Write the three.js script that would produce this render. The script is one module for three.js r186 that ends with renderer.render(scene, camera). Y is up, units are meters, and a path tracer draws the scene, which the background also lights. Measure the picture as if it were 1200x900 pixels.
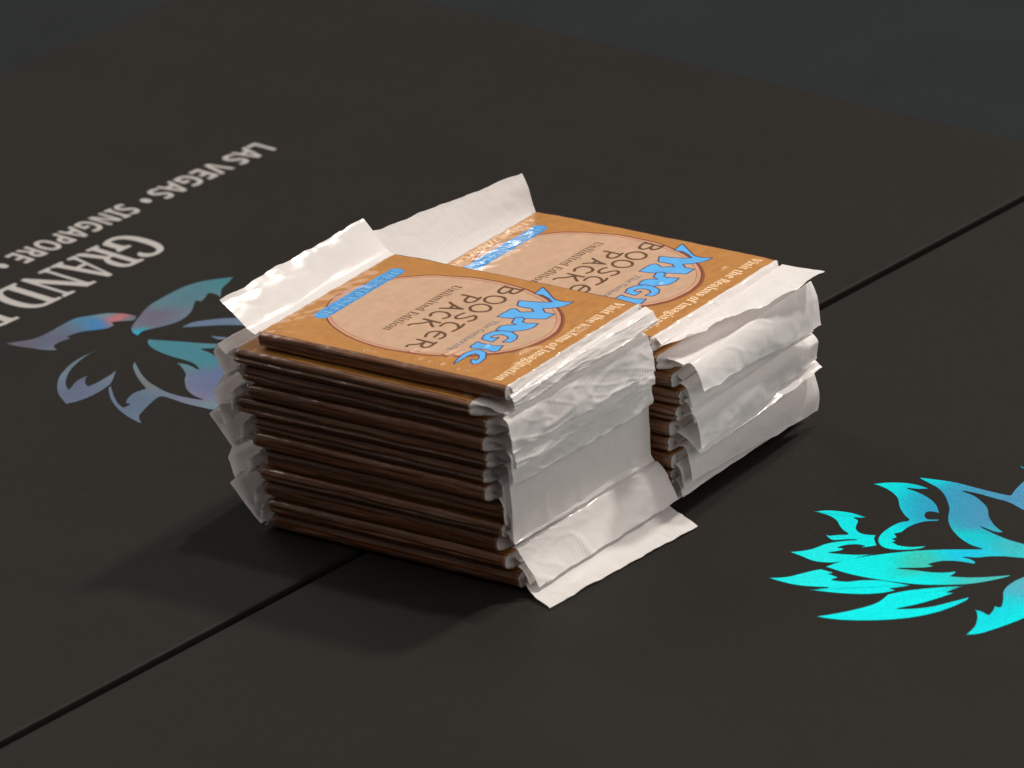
import * as THREE from 'three';
import { RoundedBoxGeometry } from 'three/addons/geometries/RoundedBoxGeometry.js';
import { ImprovedNoise } from 'three/addons/math/ImprovedNoise.js';
import { FontLoader } from 'three/addons/loaders/FontLoader.js';
import { RectAreaLightUniformsLib } from 'three/addons/lights/RectAreaLightUniformsLib.js';
import { mergeGeometries } from 'three/addons/utils/BufferGeometryUtils.js';

// ---------------------------------------------------------------- camera, light, exposure
const CAM = { fov: 8.3042, pos: [0.0000, 0.6342, 1.4410], up: [0.09909, 0.91076, -0.40088] };
const POSE = { front: [-0.0021, 0.1411, 0.6794], back: [0.0377, 0.0939, 0.6917], boxes: [0.0420, 0.7798] };
const scene = new THREE.Scene();
const camera = new THREE.PerspectiveCamera(CAM.fov, 4 / 3, 0.05, 20);
camera.position.set(...CAM.pos);
camera.up.set(...CAM.up);
camera.lookAt(0, 0, 0);
camera.focus = 1.5;
camera.userData.fStop = 24;
const renderer = new THREE.WebGLRenderer({ antialias: true });
renderer.toneMapping = THREE.LinearToneMapping;
renderer.toneMappingExposure = 1.12;
renderer.shadowMap.enabled = true;
scene.background = new THREE.Color().setRGB(0.07, 0.068, 0.067);     // the dim hall all round

// two small hall spots high behind the stacks, to the right
const AX = POSE.front[2];
const along = (u, y, w) => new THREE.Vector3(u * Math.cos(AX) + w * Math.sin(AX), y, u * Math.sin(AX) - w * Math.cos(AX));
function hallSpot(u, y, w, candela, radius) {
  const s = new THREE.SpotLight(new THREE.Color().setRGB(1, 0.93, 0.84), candela, 0, 0.35, 0.6, 2);
  s.position.copy(along(u, y, w).normalize().multiplyScalar(3.2));
  s.target.position.set(0, 0, 0);
  s.castShadow = true; s.shadow.radius = radius; s.shadow.mapSize.set(2048, 2048); s.shadow.camera.near = 1; s.shadow.camera.far = 6;
  scene.add(s, s.target);
}
hallSpot(15, 61, 46, 20.5, 7);
hallSpot(6, 61, 19, 12, 6);
// broad, soft hall light from the right; the left one is fill added for the end flaps
RectAreaLightUniformsLib.init();
function sideGlow(u, y, w, far, width, height, level) {
  const a = new THREE.RectAreaLight(new THREE.Color().setRGB(1, 0.93, 0.88), level, width, height);
  a.position.copy(along(u, y, w).normalize().multiplyScalar(far)); a.lookAt(0, 0, 0);
  scene.add(a);
}
sideGlow(60, 34, 4, 2.8, 2.6, 1.8, 1.9);
sideGlow(-60, 42, 4, 3, 2.2, 1.6, 2.6);

// ---------------------------------------------------------------- helpers
const MM = 0.001;
let seed = 7;
const rnd = () => { seed = (seed * 1664525 + 1013904223) >>> 0; return seed / 4294967296; };
const rs = (a) => (rnd() * 2 - 1) * a;
const noise = new ImprovedNoise();
const nz = (x, y, z) => noise.noise(x, y, z);
const taken = {};
function numbered(name) {
  const n = taken[name] = (taken[name] ?? -1) + 1;
  return n ? `${name}_${String(n).padStart(3, '0')}` : name;
}
function mesh(name, geometry, material, parent) {
  const m = new THREE.Mesh(geometry, material);
  m.name = parent === scene ? numbered(name) : name;
  m.castShadow = m.receiveShadow = true;
  parent.add(m);
  return m;
}
function grainTexture(size, fn, srgb) {
  const d = new Uint8Array(size * size * 4);
  for (let j = 0; j < size; j++) for (let i = 0; i < size; i++) {
    const c = fn(i / size, j / size), k = (j * size + i) * 4;
    const [r, g, b] = Array.isArray(c) ? c : [c, c, c];
    d[k] = r * 255; d[k + 1] = g * 255; d[k + 2] = b * 255; d[k + 3] = 255;
  }
  const t = new THREE.DataTexture(d, size, size);
  t.wrapS = t.wrapT = THREE.RepeatWrapping; t.magFilter = THREE.LinearFilter; t.minFilter = THREE.LinearMipmapLinearFilter; t.generateMipmaps = true;
  if (srgb) t.colorSpace = THREE.SRGBColorSpace;
  t.needsUpdate = true;
  return t;
}
const clamp = (v, a = 0, b = 1) => Math.min(b, Math.max(a, v));
const mix = (a, b, t) => a + (b - a) * t;

// ---------------------------------------------------------------- materials
const fine = grainTexture(512, () => 0.5 + rs(0.28) + rs(0.22));
fine.repeat.set(1 / 0.11, 1 / 0.11);
const cardTone = grainTexture(512, (u, v) => {
  const a = nz(u * 6, v * 6, 1.5) * 0.05 + nz(u * 40, v * 40, 4.5) * 0.05 + rs(0.15);
  const k = clamp(0.8 + a + (rnd() < 0.0005 ? 0.2 : 0));
  return [k, k * 0.985, k * 0.965];
});
cardTone.repeat.set(1 / 0.19, 1 / 0.19);
const cardboard = new THREE.MeshPhysicalMaterial({ color: new THREE.Color().setRGB(0.0148, 0.0127, 0.0110), map: cardTone, roughness: 0.62, specularIntensity: 0.3, bumpMap: fine, bumpScale: 0.00006 });
const clothTone = grainTexture(256, (u, v) => clamp(0.85 + rs(0.1) + nz(u * 8, v * 8, 9.5) * 0.1));
clothTone.repeat.set(1 / 0.3, 1 / 0.3);
const cloth = new THREE.MeshPhysicalMaterial({ color: new THREE.Color().setRGB(0.0128, 0.0155, 0.0182), map: clothTone, roughness: 0.95, specularIntensity: 0.35 });
const silverInk = new THREE.MeshStandardMaterial({ color: new THREE.Color().setRGB(0.42, 0.4, 0.388), roughness: 0.5, metalness: 0.15, bumpMap: fine, bumpScale: 0.00004 });

// crimped white film: fine ribs run out along the flap
const ribs = grainTexture(256, (u, v) => clamp(0.5 + 0.3 * Math.sin(u * Math.PI * 2 * 16) * clamp(0.5 + 1.6 * nz(u * 3, v * 3, 5.5)) + nz(u * 7, v * 7, 2.5) * 0.5));
ribs.repeat.set(1 / 0.0176, 1 / 0.0176);
const filmWhite = new THREE.MeshPhysicalMaterial({ color: new THREE.Color().setRGB(0.9, 0.862, 0.85), roughness: 0.93, transmission: 0.32, thickness: 0, side: THREE.DoubleSide, clearcoat: 0.7, clearcoatRoughness: 0.18, bumpMap: ribs, bumpScale: 0.00009 });
const creases = grainTexture(512, (u, v) => clamp(0.5 + 0.5 * (1 - Math.abs(nz(u * 7, v * 7, 3.3)) * 3) * 0.6 + nz(u * 23, v * 23, 8.1) * 0.35));
creases.repeat.set(1 / 0.03, 1 / 0.03);
const filmPlain = new THREE.MeshPhysicalMaterial({ color: new THREE.Color().setRGB(0.9, 0.862, 0.85), roughness: 0.93, transmission: 0.32, thickness: 0, side: THREE.DoubleSide, clearcoat: 0.8, clearcoatRoughness: 0.15, bumpMap: creases, bumpScale: 0.00014 });

// ---------------------------------------------------------------- the print of a wrapper (64 x 86 mm, head of the print at the top)
const PW = 64, PL = 86, PS = 16;
function wrapperPrint(footText) {
  const cv = document.createElement('canvas'); cv.width = PW * PS; cv.height = PL * PS;
  const c = cv.getContext('2d');
  c.scale(PS, PS);
  c.fillStyle = '#b27a38'; c.fillRect(0, 0, PW, PL);
  for (let i = 0; i < 5000; i++) {                                  // mottled, leather-like brown
    const r = 0.2 + rnd() * 1.6;
    c.fillStyle = rnd() < 0.5 ? 'rgba(150,98,38,0.05)' : 'rgba(212,158,88,0.05)';
    c.beginPath(); c.ellipse(rnd() * PW, rnd() * PL, r, r * (0.4 + rnd()), rnd() * 3, 0, 7); c.fill();
  }
  const oval = (dx, dy, g) => { c.beginPath(); c.ellipse(31.5 + dx, 45.5 + dy, 25.8 + g, 36.6 + g, 0, 0, Math.PI * 2); };
  oval(0.2, -0.9, 0.3); c.fillStyle = '#8c4a26'; c.fill();
  oval(0, 0, 0); c.fillStyle = '#c4a184'; c.fill();
  c.save(); oval(0, 0, 0); c.clip();
  for (let i = 0; i < 3500; i++) {
    const r = 0.3 + rnd() * 2;
    c.fillStyle = ['rgba(226,180,150,0.05)', 'rgba(180,150,112,0.05)', 'rgba(214,150,130,0.04)', 'rgba(215,190,150,0.05)'][i % 4];
    c.beginPath(); c.ellipse(rnd() * PW, rnd() * PL, r, r * 0.6, rnd() * 3, 0, 7); c.fill();
  }
  c.lineWidth = 1.8; c.strokeStyle = 'rgba(205,112,80,0.22)'; oval(0, 0, -0.7); c.stroke();
  c.restore();
  c.lineWidth = 0.5; c.strokeStyle = '#74351f'; oval(0, 0, 0); c.stroke();
  c.lineWidth = 0.22; oval(0, 0.25, -1.3); c.strokeStyle = 'rgba(130,70,45,0.55)'; c.stroke();

  for (const flip of [0, 1]) {                                         // wrapped-round edge: lit bevel and side shade painted in browns, plus seams and copper streaks
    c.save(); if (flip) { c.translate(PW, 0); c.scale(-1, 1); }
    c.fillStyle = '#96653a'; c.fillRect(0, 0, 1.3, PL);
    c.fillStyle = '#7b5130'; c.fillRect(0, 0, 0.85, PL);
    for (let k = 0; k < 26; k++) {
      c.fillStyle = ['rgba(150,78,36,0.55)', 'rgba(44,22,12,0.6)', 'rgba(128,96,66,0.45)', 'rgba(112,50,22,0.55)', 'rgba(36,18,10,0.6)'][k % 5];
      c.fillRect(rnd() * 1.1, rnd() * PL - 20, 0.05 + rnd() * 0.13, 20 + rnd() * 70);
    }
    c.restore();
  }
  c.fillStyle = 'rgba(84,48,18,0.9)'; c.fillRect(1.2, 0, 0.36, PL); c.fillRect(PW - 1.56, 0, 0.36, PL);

  // blue name strip at the foot
  c.beginPath(); c.moveTo(9.6, 77); c.lineTo(11, 74.7); c.lineTo(47.2, 74.7); c.lineTo(48.4, 77.2); c.lineTo(47, 79.6); c.lineTo(10.8, 79.6); c.closePath();
  c.fillStyle = '#4a9fe2'; c.fill(); c.lineWidth = 0.25; c.strokeStyle = '#3f7fc0'; c.stroke();
  c.textAlign = 'center'; c.textBaseline = 'alphabetic';
  c.fillStyle = '#84c8f4'; c.font = 'bold 4.6px serif'; c.save(); c.translate(29, 78.8); c.scale(1.04, 1);
  c.fillText('DECKMASTER', 0, 0, 34); c.lineWidth = 0.24; c.strokeStyle = '#2a62a6'; c.strokeText('DECKMASTER', 0, 0, 34); c.restore();

  // edition, and the thin uncial title drawn stroke by stroke
  c.fillStyle = '#65492f'; c.font = 'bold 4.2px serif'; c.fillText('Unlimited Edition', 29.8, 55.2, 34);
  c.lineCap = 'round'; c.lineJoin = 'round';
  const glyphs = {
    B: (p) => { p.m(0.15, 0); p.l(0.15, 1); p.m(0, 0); p.q(0.8, -0.05, 0.72, 0.25); p.q(0.65, 0.46, 0.2, 0.46); p.q(0.95, 0.42, 0.92, 0.74); p.q(0.85, 1.05, 0.05, 1); },
    O: (p) => p.e(0.5, 0.5, 0.48, 0.5),
    S: (p) => { p.m(0.85, 0.12); p.q(0.6, -0.08, 0.3, 0.05); p.q(0.0, 0.25, 0.4, 0.45); p.q(0.95, 0.65, 0.8, 0.88); p.q(0.55, 1.1, 0.1, 0.88); },
    T: (p) => { p.m(0, 0.12); p.q(0.3, -0.05, 1, 0.1); p.m(0.55, 0.05); p.q(0.1, 0.3, 0.12, 0.65); p.q(0.2, 1.05, 0.75, 0.95); },
    E: (p) => { p.m(0.85, 0.1); p.q(0.5, -0.1, 0.2, 0.25); p.q(-0.05, 0.7, 0.3, 0.95); p.q(0.6, 1.05, 0.9, 0.85); p.m(0.08, 0.5); p.l(0.75, 0.46); },
    R: (p) => { p.m(0.15, 0); p.l(0.12, 1); p.m(0, 0.02); p.q(0.85, -0.05, 0.75, 0.3); p.q(0.65, 0.52, 0.2, 0.5); p.q(0.6, 0.6, 0.75, 0.85); p.q(0.9, 1.05, 1.1, 0.95); },
    P: (p) => { p.m(0.15, 0); p.l(0.12, 1); p.m(-0.05, 0.03); p.q(0.95, -0.1, 0.85, 0.32); p.q(0.75, 0.6, 0.18, 0.56); },
    A: (p) => { p.m(0.05, 1); p.q(0.35, 0.6, 0.5, 0); p.q(0.6, 0.6, 0.95, 1.02); p.m(0.25, 0.66); p.l(0.72, 0.62); },
    C: (p) => { p.m(0.85, 0.15); p.q(0.6, -0.05, 0.3, 0.1); p.q(-0.1, 0.45, 0.15, 0.8); p.q(0.45, 1.15, 0.9, 0.85); },
    K: (p) => { p.m(0.15, 0); p.l(0.12, 0.95); p.m(0.8, 0); p.q(0.45, 0.4, 0.14, 0.52); p.q(0.5, 0.6, 0.8, 0.95); p.q(1, 1.2, 1.2, 1.15); },
  };
  const word = (text, x0, x1, y0, y1) => {
    const w = (x1 - x0) / text.length, gw = w * 0.8, h = y1 - y0;
    [...text].forEach((ch, i) => {
      const X = (x) => x0 + i * w + x * gw, Y = (y) => y0 + y * h;
      c.beginPath();
      glyphs[ch]({ m: (x, y) => c.moveTo(X(x), Y(y)), l: (x, y) => c.lineTo(X(x), Y(y)), q: (a, b, x, y) => c.quadraticCurveTo(X(a), Y(b), X(x), Y(y)), e: (x, y, rx, ry) => { c.moveTo(X(x) + rx * gw, Y(y)); c.ellipse(X(x), Y(y), rx * gw, ry * h, 0, 0, Math.PI * 2); } });
      c.lineWidth = 0.92; c.strokeStyle = '#5d3d20'; c.stroke();
    });
  };
  word('BOOSTER', 7, 54.5, 35.4, 41.6);
  word('PACK', 17.2, 41.6, 42.9, 49.0);

  // big blue title with a purple outline
  const title = [
    [[8.1,30.6],[3.9,31],[5.7,28.4],[9.1,23.6],[9.6,22.2],[9.6,19.7],[8.5,17.3],[11.5,17.8],[14.5,20.2],[16,22.5],[18.1,20.1],[17.9,17.1],[21.4,17.3],[23.2,22.2],[25.2,26.1],[25.9,30.4],[23.3,30.5],[20.1,30.4],[19.3,29.2],[20.6,26.6],[18.6,23.1],[17.1,25],[17.3,29.1],[17.1,30],[14.3,31.5],[13.6,28.4],[12.5,25],[10.8,22.3],[9.2,24.9],[7.9,28],[8.1,29.6]],
    [[27.7,24.1],[24.6,25.3],[23.6,24],[24.3,22.6],[26,22.2],[26.4,20.2],[25.1,17.4],[27.7,17],[30.1,17.5],[32.7,21],[33.7,25.2],[31.1,25.5],[29.7,24.5],[28.3,21.8]],
    [[39.4,18.6],[38.8,16.7],[36.6,16.4],[34.4,17.6],[33.1,20.4],[33.4,23.2],[35.2,25.4],[38,26],[40.4,25],[40.6,21.6],[37.6,21.7],[38.6,22.6],[38.4,24],[36.7,23.8],[35.4,22],[35.6,19.9],[36.9,18.4]],
    [[46.7,24],[45.6,25],[42.6,25],[42.9,23.7],[43,20],[41.7,17.2],[44.9,16.4],[46,16.9],[45.7,20]],
    [[57.3,22],[54.2,23.1],[50.4,23.5],[47.8,22.6],[46.9,20.7],[47.7,18.5],[50.4,16.7],[53.7,16.1],[55.3,16.9],[54.3,18.5],[52.9,19.2],[53.1,17.7],[51.4,17.8],[49.7,19],[49.3,21],[51.1,22.1],[54.6,22]],
  ];
  for (const poly of title) {
    c.beginPath(); poly.forEach(([x, y], i) => (i ? c.lineTo(x, y) : c.moveTo(x, y))); c.closePath();
    c.lineJoin = 'round'; c.lineWidth = 0.85; c.strokeStyle = '#46345c'; c.stroke();
    c.fillStyle = '#55aef0'; c.fill();
  }
  c.fillStyle = 'rgba(96,96,110,0.85)'; c.font = 'bold 3px serif'; c.fillText('The Gathering', 39.5, 29.6, 23);
  c.fillStyle = '#f3d6b4'; c.font = 'bold 4.3px serif'; c.lineWidth = 0.12; c.strokeStyle = '#6d4a20';
  c.fillText('Visit the Realms of Imagination', 32, 6.1, 58);
  if (footText) { c.fillStyle = 'rgba(240,214,180,0.9)'; c.font = 'bold 3.4px serif'; c.fillText('A Fantasy Trading Card Game', 32, 84.6, 54); }
  const t = new THREE.CanvasTexture(cv); t.colorSpace = THREE.SRGBColorSpace; t.anisotropy = 8;
  return t;
}
const filmBump = grainTexture(512, (u, v) => clamp(0.5 + nz(u * 5, v * 9, 1.1) * 0.5 + nz(u * 24, v * 24, 6.2) * 0.16));
const printed = (foot) => new THREE.MeshPhysicalMaterial({ map: wrapperPrint(foot), roughness: 0.5, clearcoat: 1, clearcoatRoughness: 0.07, bumpMap: filmBump, bumpScale: 0.0008 });
const wrappers = [printed(false), printed(false), printed(false)], wrapperB = printed(true);

// ---------------------------------------------------------------- the two printed boxes and the table under them
const table = mesh('table', new THREE.BoxGeometry(6, 0.05, 6), cloth, scene);
table.position.y = -0.034 - 0.025;
table.userData.kind = 'structure';
{
  const uv = table.geometry.attributes.uv;
  for (let i = 0; i < uv.count; i++) uv.setXY(i, uv.getX(i) * 6, uv.getY(i) * 6);
}

const font = await new FontLoader().loadAsync('fonts/droid/droid_sans_bold.typeface.json');
const serif = await new FontLoader().loadAsync('fonts/droid/droid_serif_bold.typeface.json');

// outline with corners marked by a third entry, rounded between corners; [towards the viewer, along the seam] in mm
function outline(pts) {
  const n = pts.length, start = pts.findIndex((p) => p[2]);
  const ring = [...pts.slice(start), ...pts.slice(0, start), pts[start]].map((p) => [new THREE.Vector2(p[1], -p[0]), p[2]]);
  const out = [];
  for (let i = 0; i < n;) {
    let j = i + 1; while (!ring[j][1]) j++;
    const run = ring.slice(i, j + 1).map((r) => r[0]);
    const c = run.length > 2 ? new THREE.SplineCurve(run).getPoints((run.length - 1) * 4) : run;
    out.push(...c.slice(0, -1)); i = j;
  }
  const area = THREE.ShapeUtils.area(out) > 0 ? 1 : -1, k = out.length;
  return new THREE.Shape(out.map((p, i) => {                         // drawn in by a hair so that neighbours stay apart
    const a = new THREE.Vector2().subVectors(p, out[(i + k - 1) % k]).normalize(), b = new THREE.Vector2().subVectors(out[(i + 1) % k], p).normalize();
    const n1 = new THREE.Vector2(-a.y - b.y, a.x + b.x);
    return n1.lengthSq() < 1e-6 ? p : p.clone().addScaledVector(n1.normalize(), 0.3 * area);
  }));
}
const petalsRight = [
  [[101.9,13.5,1],[106.6,15],[113.4,16.7],[121.2,17.1],[128.1,17.6],[131.7,18.1,1],[130.1,22.7],[129.1,27.6],[128.8,34.2,1],[138.3,26.1],[148.3,11.7,1],[141.1,12.2],[134.2,14],[128.6,13.9],[123.8,13.9],[118.6,13.2,1],[123.6,12.6],[129.2,10],[132.3,7.7],[135.3,4.4],[140.2,0.7],[144.9,-1.4,1],[143.6,-2.6],[140.9,-2.7],[137.2,-2.1,1],[142.1,-3.2],[148.4,-4.2],[153.9,-4.1],[159.8,-3.7,1],[164.7,-9,1],[159.5,-11.4],[154.2,-13.6],[150.6,-16],[148.9,-17.8],[145.2,-19.6,1],[147.4,-19.4],[149.7,-19.9,1],[150.5,-21.4,1],[148.2,-21.9],[145,-22.8],[141.8,-24.8],[139.7,-28.1,1],[141.9,-28.3,1],[140.2,-30.6],[134,-34.8,1],[138.8,-32.8],[143.8,-31.2],[147,-29.2],[148.8,-27.1,1],[149.5,-28.6],[149.6,-30.5,1],[153.6,-28.6],[158.1,-25.4],[162.7,-21.2,1],[163,-22.3],[160.7,-26.7],[156.4,-32.2],[148.9,-37.5],[143.2,-40.3],[134.4,-43],[125.3,-44.6],[116.8,-44.6,1],[118.3,-39.2],[121.8,-33.6],[126.8,-27.9],[131.2,-23.5],[137.6,-18.5],[146.4,-12.9,1],[141.7,-12.7],[136.6,-10.9],[132.3,-8.5],[128.7,-5.7],[125.7,-2.5],[122.8,1.7],[119.7,4.9],[115.6,8.4],[111.2,10.9],[106.4,12.2]],
  [[94.1,3.2,1],[97.1,6.4],[101.6,8.9],[106,9.7],[110.3,9.6,1],[107.7,7.5],[104.2,6.3,1],[109,6],[114.3,4.5],[118.7,2],[122.7,-1.8,1],[120.2,-1.9],[119,-2.9],[120,-4.9],[122,-6],[124.5,-4.4,1],[125,-5.7],[122.1,-8.2],[120.7,-12.5],[121.1,-16.5,1],[120,-18.3,1],[122.1,-19.7,1],[121.5,-21.2,1],[123.4,-21.7,1],[122.7,-22.7,1],[125.4,-23.3,1],[128.6,-22.3],[132.3,-19.4,1],[132.1,-21.6],[129.5,-24.4],[125.7,-26.5],[122.2,-26.7],[118.9,-24.6],[116.9,-21.3],[116,-16.7],[116.3,-12.1],[117.7,-9.6],[114.5,-7.8],[110.1,-4.5],[105.9,-0.3],[101.4,2.1],[97.3,3.1]],
  [[91.5,-19.6,1],[94,-16.9],[97,-15.4],[101.6,-14.2],[106.8,-14.4,1],[105.9,-15.5],[103.8,-16.5,1],[106.1,-17.1],[107.6,-19.5],[109,-21.5],[111.4,-22.8],[114,-22.6],[116.2,-21.5,1],[117.3,-23.6],[120.6,-26.6,1],[119.9,-27.8],[117.7,-30.4,1],[117.7,-28.8,1],[115.3,-29.4],[113.1,-31.4],[112.2,-33.6,1],[114.1,-32.9,1],[114.2,-34.6],[112.1,-37.3,1],[116.1,-35.6],[119.9,-33.7],[123.8,-30.5,1],[121.9,-33.6],[120.3,-36.8],[118.3,-40.3],[116.2,-42.2],[112,-43.7],[106.7,-43.2],[102,-42.9,1],[104.3,-41],[106.5,-37.8],[107.5,-33.8],[108.8,-31.5],[110.8,-29.2],[113.5,-26.9,1],[111.1,-28.3],[108.2,-30.7],[105.9,-30.3],[103.8,-29,1],[105.4,-28.7],[107.2,-26.9],[109,-25.5],[106.2,-24.4],[103.5,-22.7],[100.6,-20.6],[97.1,-19.4],[93.8,-19.4]],
  [[107.7,-58.4,1],[111.8,-55],[113.9,-51.1],[115.3,-48.3],[116.8,-46.2,1],[121.3,-46.1,1],[120.5,-47.4,1],[124.2,-47.6,1],[123.6,-49.8,1],[127.7,-48.3],[130.6,-45.4],[134.9,-42.8],[140.1,-41.5],[144,-40.7,1],[143.1,-42.4],[140.3,-45.5,1],[142.6,-45.3,1],[140.6,-48.5],[136.9,-51.8],[132.6,-54.2],[127.8,-56.2],[122.1,-58,1],[123.9,-56],[125.9,-53.8,1],[122.2,-55.8],[118.2,-57.4],[113.5,-58.2]],
  [[133.7,-69.5,1],[136.6,-65.9],[139.4,-61.6],[141.8,-56.9],[142.7,-53.1],[142,-48.4,1],[144.7,-44],[148.9,-39.5],[152.5,-36.2],[156.6,-33.1,1],[155.5,-36],[154.9,-38.9,1],[156.8,-38.1,1],[155.4,-42.6],[153,-48.4],[149.6,-53.9,1],[153.5,-51],[156.8,-47.3],[159.2,-42.6],[161.5,-37.9,1],[162.4,-39.2],[161.9,-44],[160.2,-49.6],[156.9,-55.2],[151.8,-60.4],[145.9,-64.7],[139.8,-67.8]],
  [[167.3,-43,1],[169.7,-42.6],[172.6,-43.4,1],[171.8,-40.9],[170.5,-38.2,1],[172.1,-38.3],[172.1,-37.5,1],[169.9,-34.1],[167.4,-30.9],[166.1,-27.7],[165.8,-23.8],[166.4,-20.2],[168.1,-17.4,1],[179.9,-30.1,1],[182.4,-35.7],[181.9,-40],[180.5,-45.6],[178.8,-50.7],[177.2,-54],[174.7,-56.1,1],[174.1,-52.9],[173.3,-50.3],[171.2,-46.9],[169,-44.3]],
  [[122.1,34.8,1],[123.7,34.5],[128,33.2],[128.6,31.4,1],[124.9,33]],
];
const petalsLeft = [
  [[-200.6,-61.4,1],[-197.7,-57.5],[-195.3,-53.8],[-195,-48.3],[-195.8,-41.6],[-195.8,-35.7],[-193,-31.4],[-190.3,-28],[-185.3,-25],[-179.8,-24.2,1],[-178.2,-27.4],[-181.5,-30.3],[-183.1,-32.1,1],[-180.6,-33,1],[-180.7,-36.1],[-183.4,-39.5],[-186.1,-42.9],[-186.9,-47.3,1],[-184.9,-47.5,1],[-185.8,-51.6],[-184.9,-54.6],[-181.4,-56,1],[-185.6,-58.5],[-190.6,-59.8],[-195.6,-61.1]],
  [[-179.1,-24.4,1],[-182.5,-17.3],[-183.9,-9.1],[-184.2,-0.1],[-182.4,6],[-179.4,10.2],[-175.7,14.3,1],[-173.7,9.9],[-171.9,5.5],[-166.6,-0.5,1],[-170.6,0.8],[-173.1,0.5,1],[-171,-3.2],[-170.2,-5.7,1],[-172.4,-5.8,1],[-167.1,-12.6],[-165,-18.5],[-165.4,-23.2],[-167.5,-28.1],[-169.1,-31.7],[-167.8,-35,1],[-170.9,-34.6],[-174.4,-32.2],[-176.9,-28.4]],
  [[-161,-23.6,1],[-161,-18.8],[-157.8,-14.2],[-153.8,-10.3],[-149,-7.1,1],[-143.7,-11.4,1],[-149.4,-14.5],[-153.5,-17.5],[-157.3,-20.7]],
  [[-163.3,-35.2,1],[-156.8,-32.4],[-151.5,-30.2],[-146.1,-28.1],[-140.4,-25.5],[-136.8,-24.1,1],[-134.1,-26.7,1],[-138.3,-28.4],[-143.2,-31.7,1],[-137.7,-32.2],[-131.9,-34.5],[-126,-38.3],[-120.3,-43],[-112.3,-51.1],[-103,-59.4,1],[-106.2,-61.7],[-111.1,-62.6],[-117.8,-63.3],[-124.6,-63.1],[-127.7,-63.7],[-126.6,-68.2],[-124.4,-73.5],[-122.4,-77.1],[-117.7,-80.3,1],[-120.7,-80.3],[-125.9,-79.2],[-132,-77.2],[-138.8,-73.7],[-143.9,-70.1],[-147,-67.3,1],[-146.9,-65.9,1],[-140.2,-70.7],[-135.4,-73.6],[-131.8,-75,1],[-131.9,-72.4],[-133.4,-73,1],[-135.8,-69.9],[-137.1,-65.9],[-136.2,-61.8,1],[-141.8,-59.1],[-146.8,-56.2],[-152,-52.5],[-154.8,-48.7,1],[-151.2,-51],[-144.7,-54.9],[-139.1,-57.4],[-134.7,-58.6],[-128,-59.9],[-120.9,-59.5],[-114.8,-58.2,1],[-119.4,-57.8],[-125,-55.6],[-130.7,-51],[-133.5,-47.8],[-139,-44.6],[-142.4,-43.3,1],[-139.1,-42.1],[-135.4,-42.4],[-132.3,-43.1,1],[-136.2,-41.2],[-140.6,-40.6],[-146.4,-40.8],[-152.7,-40.4],[-157.7,-39.3],[-161.4,-37.4]],
  [[-171.5,-45.5,1],[-171.5,-50.4],[-171.4,-55.8],[-170.6,-60.8],[-168.5,-66],[-165.7,-70.7],[-161.7,-75.1],[-156.9,-79],[-152.6,-81.3],[-148.9,-83,1],[-147.3,-79.9],[-146.4,-76],[-146.5,-71.2],[-147.3,-67.3,1],[-147.9,-65.2],[-149.7,-62.4],[-152.1,-59.4],[-155.1,-55.6,1],[-153.6,-59.9],[-153.2,-63.1],[-152.8,-66.8],[-152.9,-69.8,1],[-154.8,-69],[-157.4,-66.6],[-158.9,-64.1,1],[-159.4,-66.9],[-158.7,-70.3],[-156.4,-74.8,1],[-160.2,-72.2],[-163.7,-68.5],[-166.4,-64.7],[-168.5,-60.3],[-170,-55.7],[-171,-50.9]],
  [[-148.8,-23,1],[-145.4,-21.9],[-140.3,-20,1],[-138.8,-21.4,1],[-144,-24]],
];

// hologram foil: its diffracted light painted as spots of hue, [n, g, radius, r, g, b] in mm
function foil(g0, n0, size, base, spots, pure) {
  const t = grainTexture(512, (u, v) => {
    const g = g0 + u * size, n = n0 + (1 - v) * size;
    let w = 1, c = [...base];
    const wob = nz(g * 0.08, n * 0.08, 2.2) * 5;
    for (const [a, b, r, R, G, B] of spots) {
      const k = pure * Math.exp(-(((n - a + wob) ** 2 + (g - b - wob) ** 2) / (r * r)));
      w += k; c = [c[0] + R * k, c[1] + G * k, c[2] + B * k];
    }
    const s = 1 + rs(0.09) + (rnd() < 0.002 ? 0.3 : 0);
    return c.map((x) => clamp((x / w) * s));
  }, true);
  t.repeat.set(1 / size, 1 / size); t.offset.set(-g0 / size, (n0 + size) / size);
  return new THREE.MeshPhysicalMaterial({ map: t, roughness: 0.46, metalness: 0.35, bumpMap: creases, bumpScale: 0.00002, clearcoat: 0.25, clearcoatRoughness: 0.12, iridescence: 0.15, iridescenceIOR: 1.3, iridescenceThicknessRange: [200, 420] });
}
const foilRight = foil(-75, 85, 125, [0.0, 0.95, 0.97], [
  [110, -58, 16, 0.0, 0.97, 0.98], [135, -62, 16, 0.0, 0.97, 1], [101, -14, 12, 0.0, 0.93, 0.97], [128, -28, 10, 0.0, 0.95, 0.95], [137, -29, 6, 0.38, 0.72, 0.62], [121, 2, 11, 0.2, 0.62, 0.8], [130, 8, 13, 0.32, 0.56, 0.72],
  [138, 6, 9, 0.36, 0.55, 0.72], [130, -12, 5, 0.1, 0.8, 0.76], [132, 22, 12, 0.36, 0.54, 0.72], [141, -8, 5, 0.05, 0.82, 0.84], [152, -6, 7, 0.3, 0.72, 0.76], [145, -18, 7, 0.1, 0.78, 0.95], [158, -26, 7, 0.35, 0.74, 0.72], [172, -26, 8, 0.4, 0.66, 0.76], [170, -42, 7, 0.05, 0.86, 0.92],
], 6);
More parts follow.
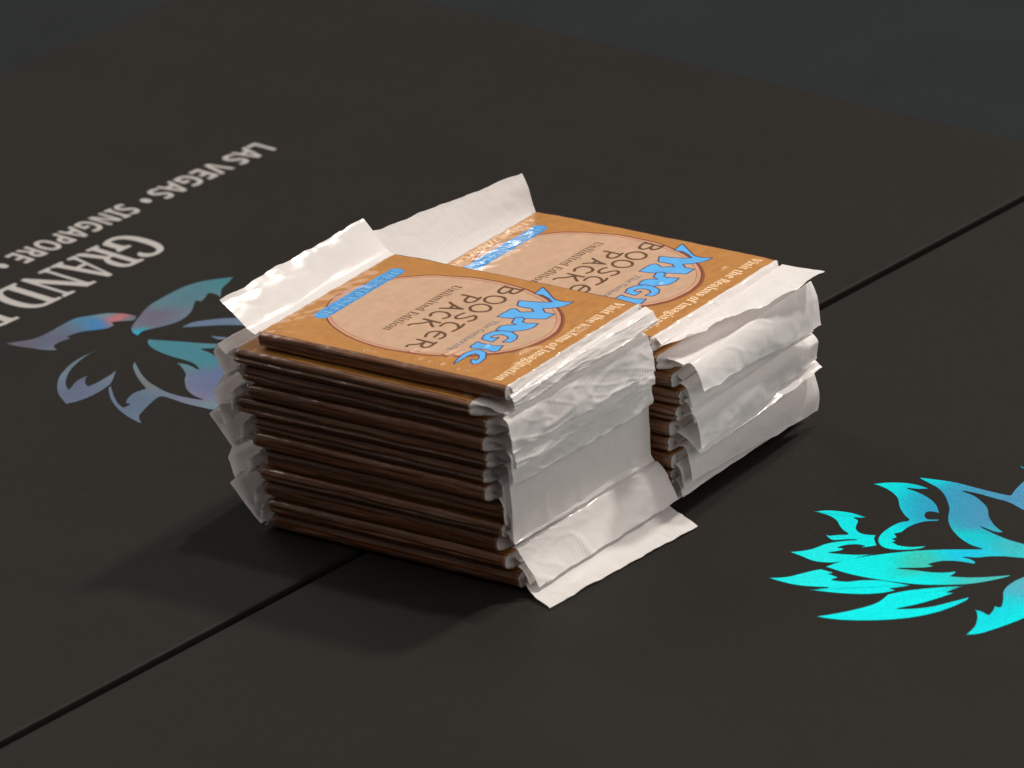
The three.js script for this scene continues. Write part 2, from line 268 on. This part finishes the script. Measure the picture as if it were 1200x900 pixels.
const foilLeft = foil(-95, -215, 125, [0.46, 0.55, 0.59], [
  [-184, -29.5, 3.2, 0.95, 0.42, 0.36], [-180.5, -26, 2.2, 0.8, 0.42, 0.46], [-185.5, -36, 4.5, 0.2, 0.5, 0.8], [-191, -38, 4, 0.28, 0.52, 0.62], [-190, -50, 8, 0.36, 0.36, 0.46], [-198, -60, 9, 0.38, 0.34, 0.38], [-169, -33, 2.6, 0.1, 0.72, 0.88],
  [-174, -22, 8, 0.42, 0.36, 0.44], [-178, -4, 10, 0.3, 0.47, 0.52], [-174, 9, 8, 0.2, 0.5, 0.54], [-154, -18, 9, 0.38, 0.45, 0.58], [-152, -36, 9, 0.2, 0.52, 0.58], [-136, -34, 8, 0.22, 0.52, 0.58], [-122, -44, 9, 0.36, 0.42, 0.6], [-143, -22, 2.4, 0.85, 0.38, 0.3], [-120, -55, 7, 0.52, 0.47, 0.6],
  [-152, -76, 10, 0.38, 0.4, 0.52], [-170, -60, 7, 0.38, 0.46, 0.5], [-129, -72, 9, 0.36, 0.42, 0.52], [-140, -56, 7, 0.46, 0.45, 0.46],
], 2.6);
const fromBoard = (n, g) => { const [gx, ga] = POSE.boxes; const k = gx + n * MM; return new THREE.Vector3(Math.sin(ga) * k + Math.cos(ga) * g * MM, 0, Math.cos(ga) * k - Math.sin(ga) * g * MM); };
function printedBox(label, n0, n1, petals, foilMat, withText) {
  const box = new THREE.Group(); box.name = numbered('printed_box');
  const mid = (n0 + n1) / 2, len = 640, gm = 230.5 - len / 2;
  box.position.copy(fromBoard(mid, gm)).setY(-0.034); box.rotation.y = POSE.boxes[1];
  box.userData = { label, category: 'box' };
  scene.add(box);
  const body = new RoundedBoxGeometry(len * MM, 0.034, (n1 - n0) * MM, 3, 0.0007);
  body.translate(0, 0.017, 0);
  { const p = body.attributes.position, uv = body.attributes.uv; for (let i = 0; i < p.count; i++) uv.setXY(i, p.getX(i) + p.getY(i), p.getZ(i) + p.getY(i)); }
  mesh('lid', body, cardboard, box);
  const emblem = new THREE.Group(); emblem.name = 'emblem'; box.add(emblem);
  petals.forEach((pts, i) => {
    const g = new THREE.ShapeGeometry(outline(pts));
    g.scale(MM, MM, 1); 
    const p = g.attributes.position, uv = g.attributes.uv;
    for (let k = 0; k < p.count; k++) uv.setXY(k, p.getX(k) * 1000, p.getY(k) * 1000);
    g.rotateX(-Math.PI / 2); g.translate(-gm * MM, 0.034 + (0.08 + i * 0.012) * MM, -mid * MM);
    mesh('petal', g, foilMat, emblem);
  });
  if (withText) {
    const line = (name, fnt, list, nBase, capHeight) => {
      const g = mergeGeometries(list.map(([text, from, to]) => {
        const s = new THREE.ShapeGeometry(fnt.generateShapes(text, 10), 6);
        s.computeBoundingBox(); const b = s.boundingBox;
        s.translate(-b.min.x, 0, 0); s.scale((from - to) / (b.max.x - b.min.x), capHeight / 7.3, 1);
        s.rotateZ(Math.PI); s.translate(from, -nBase, 0);               // heads towards the seam, read away from the far edge
        return s;
      }));
      g.scale(MM, MM, 1); g.rotateX(-Math.PI / 2); g.translate(-gm * MM, 0.034 + 0.09 * MM, -mid * MM);
      mesh(name, g, silverInk, box);
    };
    line('lettering', serif, [['G', 21.5, 9], ['R', 9, -1], ['A', -0.5, -11.5], ['N', -12, -26], ['D', -26.8, -39.4], ['P', -45, -56], ['R', -57, -68], ['I', -69, -74], ['X', -75, -88]], -234.4, 16.8);
    line('lettering', font, [['LAS VEGAS', 100, 49], ['\u2022', 45.8, 43], ['SINGAPORE', 38, -13.4], ['\u2022', -17.6, -20.4]], -254.2, 8);
  }
  return box;
}
printedBox('black printed box with silver lettering and grey-lilac petals, left of the seam', -384, -1.7, petalsLeft, foilLeft, true);
printedBox('black printed box with the bright cyan foil flower, right of the seam', 1.7, 384, petalsRight, foilRight, false);

// ---------------------------------------------------------------- the wrapped packs
// a sheet of film from a grid of points (in mm)
function sheet(grid) {
  const m = grid.length, n = grid[0].length, pos = [], uv = [], idx = [];
  for (let i = 0; i < m; i++) for (let j = 0; j < n; j++) {
    const p = grid[i][j];
    pos.push(p.x * MM, p.y * MM, p.z * MM);
    uv.push(j / (n - 1) * 0.064, i / (m - 1) * 0.016);
  }
  for (let i = 0; i < m - 1; i++) for (let j = 0; j < n - 1; j++) {
    const a = i * n + j, b = a + n, c = b + 1, d = a + 1;
    idx.push(a, b, c, a, c, d);
  }
  const g = new THREE.BufferGeometry();
  g.setAttribute('position', new THREE.Float32BufferAttribute(pos, 3));
  g.setAttribute('uv', new THREE.Float32BufferAttribute(uv, 2));
  g.setIndex(idx); g.computeVertexNormals();
  return g;
}
// closed tube of rings (mm); uvOf gives the map position
function rings(list, uvOf, closed = true) {
  const n = list[0].length, pos = [], uv = [], idx = [];
  for (const r of list) for (const p of r) { pos.push(p.x * MM, p.y * MM, p.z * MM); uv.push(...uvOf(p)); }
  for (let i = 0; i < list.length - 1; i++) for (let j = 0; j < n; j++) {
    const a = i * n + j, b = i * n + (j + 1) % n, c = a + n, d = b + n;
    idx.push(a, c, b, b, c, d);
  }
  const cap = (row, flip) => {
    const k = pos.length / 3, c = new THREE.Vector3(); list[row].forEach((p) => c.addScaledVector(p, 1 / n));
    pos.push(c.x * MM, c.y * MM, c.z * MM); uv.push(...uvOf(c));
    for (let j = 0; j < n; j++) { const a = row * n + j, b = row * n + (j + 1) % n; flip ? idx.push(k, a, b) : idx.push(k, b, a); }
  };
  if (closed) { cap(0, true); cap(list.length - 1, false); }
  const g = new THREE.BufferGeometry();
  g.setAttribute('position', new THREE.Float32BufferAttribute(pos, 3));
  g.setAttribute('uv', new THREE.Float32BufferAttribute(uv, 2));
  g.setIndex(idx); g.computeVertexNormals();
  return g;
}
// cross-section as unit values: s[k] = [z in -1..1, y in -1..1], rounded corners of rz, ry
function section(hw, hh, r, nTop = 26) {
  const out = [];
  for (let i = 0; i <= nTop; i++) out.push([mix(-hw + r, hw - r, i / nTop), hh]);
  for (let i = 1; i < 7; i++) { const a = (i / 7) * Math.PI / 2; out.push([hw - r + Math.sin(a) * r, hh - r + Math.cos(a) * r]); }
  for (let i = 0; i <= 9; i++) out.push([hw, mix(hh - r, -hh + r, i / 9)]);
  for (let i = 1; i < 7; i++) { const a = (i / 7) * Math.PI / 2; out.push([hw - r + Math.cos(a) * r, -hh + r - Math.sin(a) * r]); }
  for (let i = 0; i <= nTop; i++) out.push([mix(hw - r, -hw + r, i / nTop), -hh]);
  for (let i = 1; i < 7; i++) { const a = (i / 7) * Math.PI / 2; out.push([-hw + r - Math.sin(a) * r, -hh + r - Math.cos(a) * r]); }
  for (let i = 0; i <= 9; i++) out.push([-hw, mix(-hh + r, hh - r, i / 9)]);
  for (let i = 1; i < 7; i++) { const a = (i / 7) * Math.PI / 2; out.push([-hw + r - Math.cos(a) * r, hh - r + Math.sin(a) * r]); }
  return out;
}
function curve(pts) { return pts.length > 2 ? new THREE.SplineCurve(pts.map((p) => new THREE.Vector2(p[0], p[1]))) : null; }
function along2(pts, t, sharp) {
  if (sharp) {                                                          // folded: straight runs with hard bends
    const k = Math.min(pts.length - 2, Math.floor(t * (pts.length - 1))), f = t * (pts.length - 1) - k;
    return [mix(pts[k][0], pts[k + 1][0], f), mix(pts[k][1], pts[k + 1][1], f)];
  }
  const c = curve(pts); if (c) { const v = c.getPoint(t); return [v.x, v.y]; }
  return [mix(pts[0][0], pts[1][0], t), mix(pts[0][1], pts[1][1], t)];
}
const H0 = 0.25;                                                       // rest height above the lid, mm
/* one pack. spec: l, r = ends of the brown print along the stack (mm from the nominal right end), y = middle height,
   R / L = { root: [u, y], f: [...], b: [...], wf, wb } = crimped ends: profile at the near side and at the far side */
function pack(label, group, pose, spec, W, T, mat) {
  const g = new THREE.Group(); g.name = numbered('booster_pack');
  const [px, pz, a] = pose;
  const cx = (spec.l + spec.r) / 2, hl = (spec.r - spec.l) / 2, wo = spec.w ?? 0;
  const w = W / 2 + wo;
  g.position.set(px + (cx * Math.cos(a) + w * Math.sin(a)) * MM, (spec.y - T / 2 + H0) * MM, pz + (cx * Math.sin(a) - w * Math.cos(a)) * MM);
  g.rotation.y = -a + (spec.turn ?? 0);
  g.userData = { label, category: 'card pack', group };
  scene.add(g);
  const S = rnd() * 100, hh = T / 2 - 0.12;
  const seamAt = rs(0.5), seamDeep = rnd() < 0.65 ? 0.5 + rnd() * 0.5 : 0.1;
  const bodyRing = (x) => {
    const e = Math.abs(x) / hl, sag = 0.25 * e ** 6;
    return section(W / 2, hh - sag, 1.7, spec.fine ? 130 : 26).map(([z, y]) => {
      const top = y > 0 ? 1 : -1, edge = clamp((Math.abs(z) - W / 2 + 6) / 6);
      const ny = (nz(x * 0.11 + S, z * 0.13, S) * 0.22 + nz(x * 0.35, z * 0.3 + S, 3.1) * 0.09 * (1 + 1.2 * e ** 4)) * (1 - 0.5 * edge);
      let fold = 0;
      for (const [fu, fw, len, ang, wide, high] of spec.fine ?? []) {
        const du = x + cx - fu, dw = (W / 2 - z + wo) - fw, s = du * Math.cos(ang) + dw * Math.sin(ang), q = -du * Math.sin(ang) + dw * Math.cos(ang);
        fold += high * Math.exp(-((s / len) ** 4) - (q / wide) ** 2);
      }
      const inz = nz(x * 0.07 + S, y * 0.5, S + 9) * 0.35 + nz(x * 0.3, y * 0.9 + S, 2.7) * 0.12 - seamDeep * Math.exp(-(((y - seamAt - nz(x * 0.05, S, 1) * 0.5) / 0.4) ** 2));
      const q = new THREE.Vector3(x, T / 2 + y + Math.min(0.05, ny * top - 0.08) + (y > 0 ? fold : 0), z + (Math.abs(z) > W / 2 - 1 ? inz * Math.sign(z) : 0));
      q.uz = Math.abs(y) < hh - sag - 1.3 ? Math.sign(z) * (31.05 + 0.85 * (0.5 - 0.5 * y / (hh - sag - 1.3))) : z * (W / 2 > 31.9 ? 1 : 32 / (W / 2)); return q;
    });
  };
  const list = []; const nx = spec.fine ? 240 : 60; for (let i = 0; i <= nx; i++) list.push(bodyRing(mix(-hl, hl, i / nx)));
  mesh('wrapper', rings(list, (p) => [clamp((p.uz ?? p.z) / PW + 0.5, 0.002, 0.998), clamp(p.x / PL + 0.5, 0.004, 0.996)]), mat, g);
  for (const [side, E] of [[1, spec.R], [-1, spec.L]]) {
    const toX = (u) => u - cx, toY = (y) => y - spec.y + T / 2;
    const rx = toX(E.root[0]), ry = toY(E.root[1]), K = S + side * 5;
    // folded shoulder between the print and the crimp
    const sh = [], x0 = side * hl, first = bodyRing(side * hl);
    for (let i = 0; i <= 9; i++) {
      const t = i / 9, k = t * t * (3 - 2 * t);
      const ring = first.map((p) => {
        const y = mix(p.y, ry + (p.y - T / 2) * (E.open ?? 0.1), k), edge = Math.abs(p.z) > W / 2 - 1.6 ? 1 : 0;
        const tuck = edge * (1 - Math.abs(p.y - T / 2) / (T / 2)) * 4.5 * Math.sin(t * Math.PI * 0.8);
        const c = Math.sin(t * Math.PI) * (Math.abs(rx - x0) > 3 ? 0.6 : 0.25);
        return new THREE.Vector3(mix(x0, rx, t) + c * nz(p.z * 0.2, K, t * 3), y + c * nz(p.z * 0.22 + K, t * 3, p.y), mix(p.z, p.z * 0.985, t) - Math.sign(p.z) * tuck + c * nz(K, p.y, t * 4) * edge);
      });
      if (i === 0) for (const p of ring) { p.y = mix(p.y, T / 2, 0.004); }
      sh.push(ring);
    }
    if (side < 0) sh.reverse();
    mesh('end_fold', rings(sh, (p) => [p.z * MM, p.x * MM], false), filmPlain, g);
    // crimped flap
    const m = 26, n = 72, grid = [];
    const F = [E.root, ...E.f], B = [E.root2 ?? E.root, ...E.b];
    const w0 = E.wf ?? 0.3, w1 = E.wb ?? W - 0.3, tw0 = E.tf ?? w0, tw1 = E.tb ?? w1;
    for (let i = 0; i <= m; i++) {
      const t = i / m, row = [], pf = along2(F, t, E.open), pb = along2(B, t, E.open);
      for (let j = 0; j <= n; j++) {
        const s = j / n, free = t ** 1.3, amp = E.amp ?? 1;
        const wv = mix(mix(w0, tw0, t), mix(w1, tw1, t), s);
        const du = (nz(s * 3.1 + K, t * 1.3, K) * 1.5 + nz(s * 9 + K, t * 3, 4.4) * 0.75) * free * amp;
        const dy = (nz(s * 2.7, t * 1.6 + K, K + 3) * 1.2 + nz(s * 8, t * 3 + K, 7.7) * 0.6) * free * amp;
        const hem = t ** 4 * (nz(s * 9 + K, 1, 2) * 1.1 + nz(s * 21 + K, 3, 2) * 0.5) * amp;
        const ridge = (a, b, c, p) => Math.max(0, 1 - Math.abs(nz(a, b, c)) * p);
        const crease = (ridge(s * 3.2 + t * 1.1, t * 1.7 - s, K + 5, 7) * 0.5 + ridge(s * 6 - t * 2 + K, t * 2.5, K, 6) * 0.28) * Math.min(1, t * 4) * (E.crisp ?? spec.crisp ?? 0.55);
        let boss = 0;
        if (E.emboss) { const [s0, s1, t0, t1] = E.emboss, q = Math.max(Math.abs((s - (s0 + s1) / 2) / (s1 - s0)), Math.abs((t - (t0 + t1) / 2) / (t1 - t0))) * 2; boss = 0.55 * Math.exp(-(((q - 1) / 0.3) ** 2)) * (t > t1 - 0.04 ? 0.3 : 1); }
        row.push(new THREE.Vector3(toX(mix(pf[0], pb[0], s)) + du + side * (crease + boss), Math.max(0.25 + (E.min ?? -99), toY(mix(pf[1], pb[1], s)) + dy - hem + crease * 0.3), W / 2 - wv));
      }
      grid.push(row);
    }
    mesh('crimped_flap', sheet(side > 0 ? grid : grid.map((r) => r.slice().reverse())), filmWhite, g);
  }
  return g;
}
const frontLabel = [
  'topmost card pack of the taller front stack, brown printed face fully in view',
  'second pack from the top of the taller front stack, set back under the topmost one',
  'third pack from the top of the taller front stack, brown edge only',
  'fourth pack from the top of the taller front stack, brown edge only',
  'fifth pack from the top of the front stack, with the wide ribbed white end flap',
  'sixth pack from the top of the taller front stack',
  'seventh pack from the top, or sixth from the bottom, of the taller front stack',
  'fifth pack from the bottom of the taller front stack',
  'fourth pack from the bottom of the taller front stack',
  'third pack from the bottom of the front stack, white end flap sloping outwards',
  'second pack from the bottom of the taller front stack',
  'bottom pack of the taller front stack, its white flap lying on the box',
];
const backLabel = [
  'topmost card pack of the lower back stack, printed face partly behind the front stack',
  'second pack from the top of the lower back stack, broad white flap hanging down',
  'third pack from the top of the lower back stack',
  'fourth pack from the top of the lower back stack',
  'fifth pack from the top of the back stack, white flap folded outwards',
  'fifth pack from the bottom of the lower back stack, thin white flap edge showing',
  'fourth pack from the bottom of the back stack, lowest broad white flap',
  'third pack from the bottom of the lower back stack',
  'second pack from the bottom of the lower back stack',
  'bottom pack of the lower back stack, resting on the black box',
];

// ---- the taller stack, nearest the viewer: twelve packs
{
  const W = 63.5, T = 61.4 / 12;
  const r = [0, -10, -6, -7, -7.5, -9, -8.5, -4, -4.5, -7.5, -5, -1.5];
  const l = [-86, -93, -91.5, -90, -95, -90, -90.5, -88, -90, -90, -89, -88.5];
  const R = [
    { root: [1.2, 58.9], root2: [1.6, 60], f: [[2.2, 57.6], [2.4, 55.2]], b: [[4, 58.8], [5.6, 55.8]], amp: 0.5 },
    { root: [1.2, 53.6], root2: [2, 54], f: [[2.6, 52], [3.2, 47.5], [3.6, 43.5]], b: [[4.2, 52.5], [5.4, 47], [5.6, 42.5]], amp: 0.5 },
    { root: [1.0, 48.6], f: [[2.2, 47], [2.8, 42], [3.2, 38.5]], b: [[3, 47], [4.2, 42], [4.6, 38]], amp: 0.5 },
    { root: [0.8, 43.5], f: [[1.8, 42], [2.2, 37], [2.4, 33]], b: [[2.6, 42], [3.4, 37], [3.4, 32]], amp: 0.5 },
    { root: [-1.6, 38.4], f: [[-0.4, 36.5], [-0.6, 26], [-1, 14.5]], b: [[1.2, 36], [1, 24], [0.4, 11.5]], amp: 0.35, crisp: 0.6, emboss: [0.7, 0.9, 0.2, 0.72] },
    { root: [-4, 33.2], f: [[-3, 31], [-2.8, 25]], b: [[-2.6, 31], [-2.4, 25]], amp: 0.2 },
    { root: [-4, 28.1], f: [[-3, 26], [-2.8, 20]], b: [[-2.6, 26], [-2.4, 20]], amp: 0.2 },
    { root: [-3, 23], f: [[-2.4, 21], [-2.3, 16]], b: [[-2, 21], [-1.8, 15]], amp: 0.2 },
    { root: [-3, 17.9], f: [[-2, 16.6], [-0.4, 14.6]], b: [[-1, 17], [1.4, 13.8]], amp: 0.2 },
    { root: [-2.4, 12.9], f: [[-0.8, 12.6], [2, 8.6], [5.4, 2.6]], b: [[2, 12.8], [5, 9], [7.6, 2.4]], amp: 0.4 },
    { root: [-1, 7.7], f: [[1, 6.4], [2.6, 2.6]], b: [[2, 6.4], [4.4, 3]], amp: 0.3 },
    { root: [0.6, 2.5], f: [[5, 1.2], [12.5, 0.5]], b: [[9, 1.4], [20.5, 0.6]], tf: -5.5, tb: 54, amp: 0.35, min: 0 },
  ];
  const L = [
    { root: [-87.2, 60.3], f: [[-90, 61.8], [-95, 66], [-98.9, 68.9]], b: [[-90, 62], [-94.5, 67], [-97, 69.4]], amp: 0.4, crisp: 0.35 },
    { root: [-96, 53.8], f: [[-98.8, 56.4], [-100.4, 54], [-97, 46.6]], b: [[-99, 56], [-101, 53], [-98, 47]], open: 0.25 },
    { root: [-95, 48.7], f: [[-99, 46.6], [-103, 41.4], [-100.4, 31.4]], b: [[-99, 46], [-103, 41], [-100, 32]], open: 0.3 },
    { root: [-94.5, 43.5], f: [[-96.6, 41.5], [-97, 36]], b: [[-97, 41], [-98, 36]], open: 0.2, amp: 0.5 },
    { root: [-98, 38.3], f: [[-102, 37], [-106, 33.2], [-99, 24]], b: [[-102, 37], [-105, 33], [-99, 25]], open: 0.25 },
    { root: [-93.4, 33], f: [[-95.5, 31], [-96, 26]], b: [[-96, 31], [-97, 26]], open: 0.25, amp: 0.5 },
    { root: [-94.5, 28], f: [[-98, 26.6], [-101, 20.8], [-99, 15]], b: [[-98, 26], [-101, 20], [-99, 16]], open: 0.25 },
    { root: [-91.5, 23], f: [[-94, 21], [-95, 16]], b: [[-94, 21], [-95, 16]], open: 0.25, amp: 0.5 },
    { root: [-93.5, 18], f: [[-97, 16.8], [-101.8, 12.3], [-97, 6], [-92.2, 0.8]], b: [[-97, 16], [-101, 12], [-97, 6], [-93, 1]], open: 0.25, amp: 0.7 },
    { root: [-92.5, 12.8], f: [[-94, 10], [-94.6, 7]], b: [[-94, 10], [-95, 7]], open: 0.2, amp: 0.4 },
    { root: [-91, 7.7], f: [[-92, 5], [-92.4, 3]], b: [[-92, 5], [-93, 3]], open: 0.2, amp: 0.3 },
    { root: [-90, 2.5], f: [[-91, 1.2], [-91.4, 0.6]], b: [[-91, 1.2], [-91.6, 0.6]], amp: 0.2, min: 0 },
  ];
  const thick = [1, 0.98, 1.06, 0.92, 1.1, 0.94, 1.02, 1.08, 0.9, 1.04, 0.94, 1.02].map((k) => k * T);
  const level = (i) => 61.4 - thick.slice(0, i).reduce((a, b) => a + b, 0) - thick[i] / 2;
  const frontW = [0, -3.3, -2.4, -2.9, -2.2, -1.6, -2.1, -1, -1.8, -0.8, -1.2, -0.4];
  for (let i = 0; i < 12; i++) {
    pack(frontLabel[i], 'card packs in the taller front stack', POSE.front,
      { l: l[i], r: r[i], y: level(i), w: frontW[i], turn: i ? rs(0.006) : 0, R: R[i], L: L[i], fine: i ? undefined : [[-38, 9, 1.8, 1.41, 0.6, 0.46], [-35.5, 10.5, 2, 1.01, 0.6, 0.41], [-28, 12, 3, 1.41, 0.55, 0.42], [-25.5, 11.5, 2.8, 1.41, 0.55, 0.42], [-33, 5, 1.2, 1.01, 0.65, 0.45], [-29.5, 4.6, 1, 1.41, 0.6, 0.46], [-25, 4.8, 1.4, 1.41, 0.7, 0.53], [-9.5, 21, 2.6, 1.41, 1.1, 0.84], [-8, 25, 2, 1.01, 0.8, 0.55], [-7, 14, 1.6, 1.41, 0.7, 0.53], [-19, 3.8, 0.9, 1.41, 0.6, 0.46], [-50, 3.6, 0.8, 1.41, 0.6, 0.46], [-47.5, 3.4, 0.7, 1.01, 0.6, 0.41], [-16, 4.2, 0.6, 1.41, 0.6, 0.46], [-21, 20, 1.5, 1.41, 0.6, 0.46], [-3.5, 40, 3, 1.41, 0.7, 0.53]] }, W, thick[i], wrappers[i % 3]);
  }
}
// ---- the lower stack behind: ten packs
{
  const W = 63, T = 50.3 / 10, back = [POSE.back[0] + Math.sin(POSE.back[2]) * 0.0022, POSE.back[1] - Math.cos(POSE.back[2]) * 0.0022, POSE.back[2]];
  const r = [0, 2, 6, 8, 7, 4, 3, 4, 3, 1.5];
  const R = [
    { root: [2.6, 47.6], root2: [1.6, 48.4], f: [[5, 48.2], [7.6, 48.8]], b: [[8, 48.4], [13, 48.8], [17, 49]], wf: 0.5, tf: 7, amp: 1.1 },
    { root: [10, 42.9], f: [[13.5, 45], [16.4, 42], [17.4, 37.4]], b: [[11.5, 45], [13.4, 40], [14.2, 31.6]], amp: 0.6 },
    { root: [8.5, 37.7], f: [[11, 36.4], [12.4, 31]], b: [[9.6, 36], [10.6, 29]], amp: 0.3 },
    { root: [9.6, 32.7], f: [[11.6, 31], [12.6, 26]], b: [[9.6, 31], [9.8, 25]], amp: 0.3 },
    { root: [8.6, 27.7], f: [[13, 29], [14.6, 24.5], [15.4, 18.8]], b: [[9.4, 29], [12, 26.5], [11, 20.4]], amp: 0.6 },
    { root: [6.4, 22.6], f: [[10, 20.6], [13.6, 16.8]], b: [[9, 21.4], [13, 18]], amp: 0.5 },
    { root: [5.4, 17.6], f: [[8.8, 18], [10, 13.4], [10.6, 8.4]], b: [[8.8, 17], [11, 10.4], [10.2, 3.6]], amp: 0.4 },
    { root: [5.4, 12.6], f: [[7, 10], [7.6, 5.4]], b: [[6.6, 10], [7, 5]], amp: 0.25 },
    { root: [4.6, 7.5], f: [[5.8, 5], [6.4, 2.2]], b: [[5.6, 5], [6, 2.2]], amp: 0.2 },
    { root: [2.8, 2.5], f: [[3.8, 1.6], [4.2, 0.6]], b: [[3.8, 1.6], [4.2, 0.6]], amp: 0.1, min: 0 },
  ];
  for (let i = 0; i < 10; i++) {
    const y = 50.3 - T * (i + 0.5), lo = r[i] - 86;
    const L = i ? { root: [lo - 2.5, y], f: [[lo - 6, y - 1], [lo - 9, y - 3.6]], b: [[lo - 6, y - 0.6], [lo - 9, y - 2.4]], amp: 0.4, min: 0 }
      : { root: [-87, 49], f: [[-91.5, 53], [-97, 58.6], [-101, 63]], b: [[-88, 52.4], [-89, 57], [-90.6, 60.9]], amp: 0.4, crisp: 0.35 };
    pack(backLabel[i], 'card packs in the lower back stack', back,
      { l: lo, r: r[i], y, crisp: 0.28, w: i ? rs(0.4) : 0, turn: i ? rs(0.006) : 0, R: R[i], L, fine: i ? undefined : [[-78, 29, 2.6, 1.41, 0.6, 0.46], [-75.8, 27.5, 2.8, 1.41, 0.6, 0.46], [-81, 46, 2, 1.01, 0.7, 0.48], [-84, 38, 4, 1.41, 0.7, 0.53], [-84, 28, 4, 1.41, 0.6, 0.46], [-20, 33, 1.2, 1.41, 0.6, 0.46], [-10, 50, 1.5, 1.41, 0.7, 0.53]] }, W, T, i ? wrappers[(i * 2) % 3] : wrapperB);
  }
}

renderer.render(scene, camera);
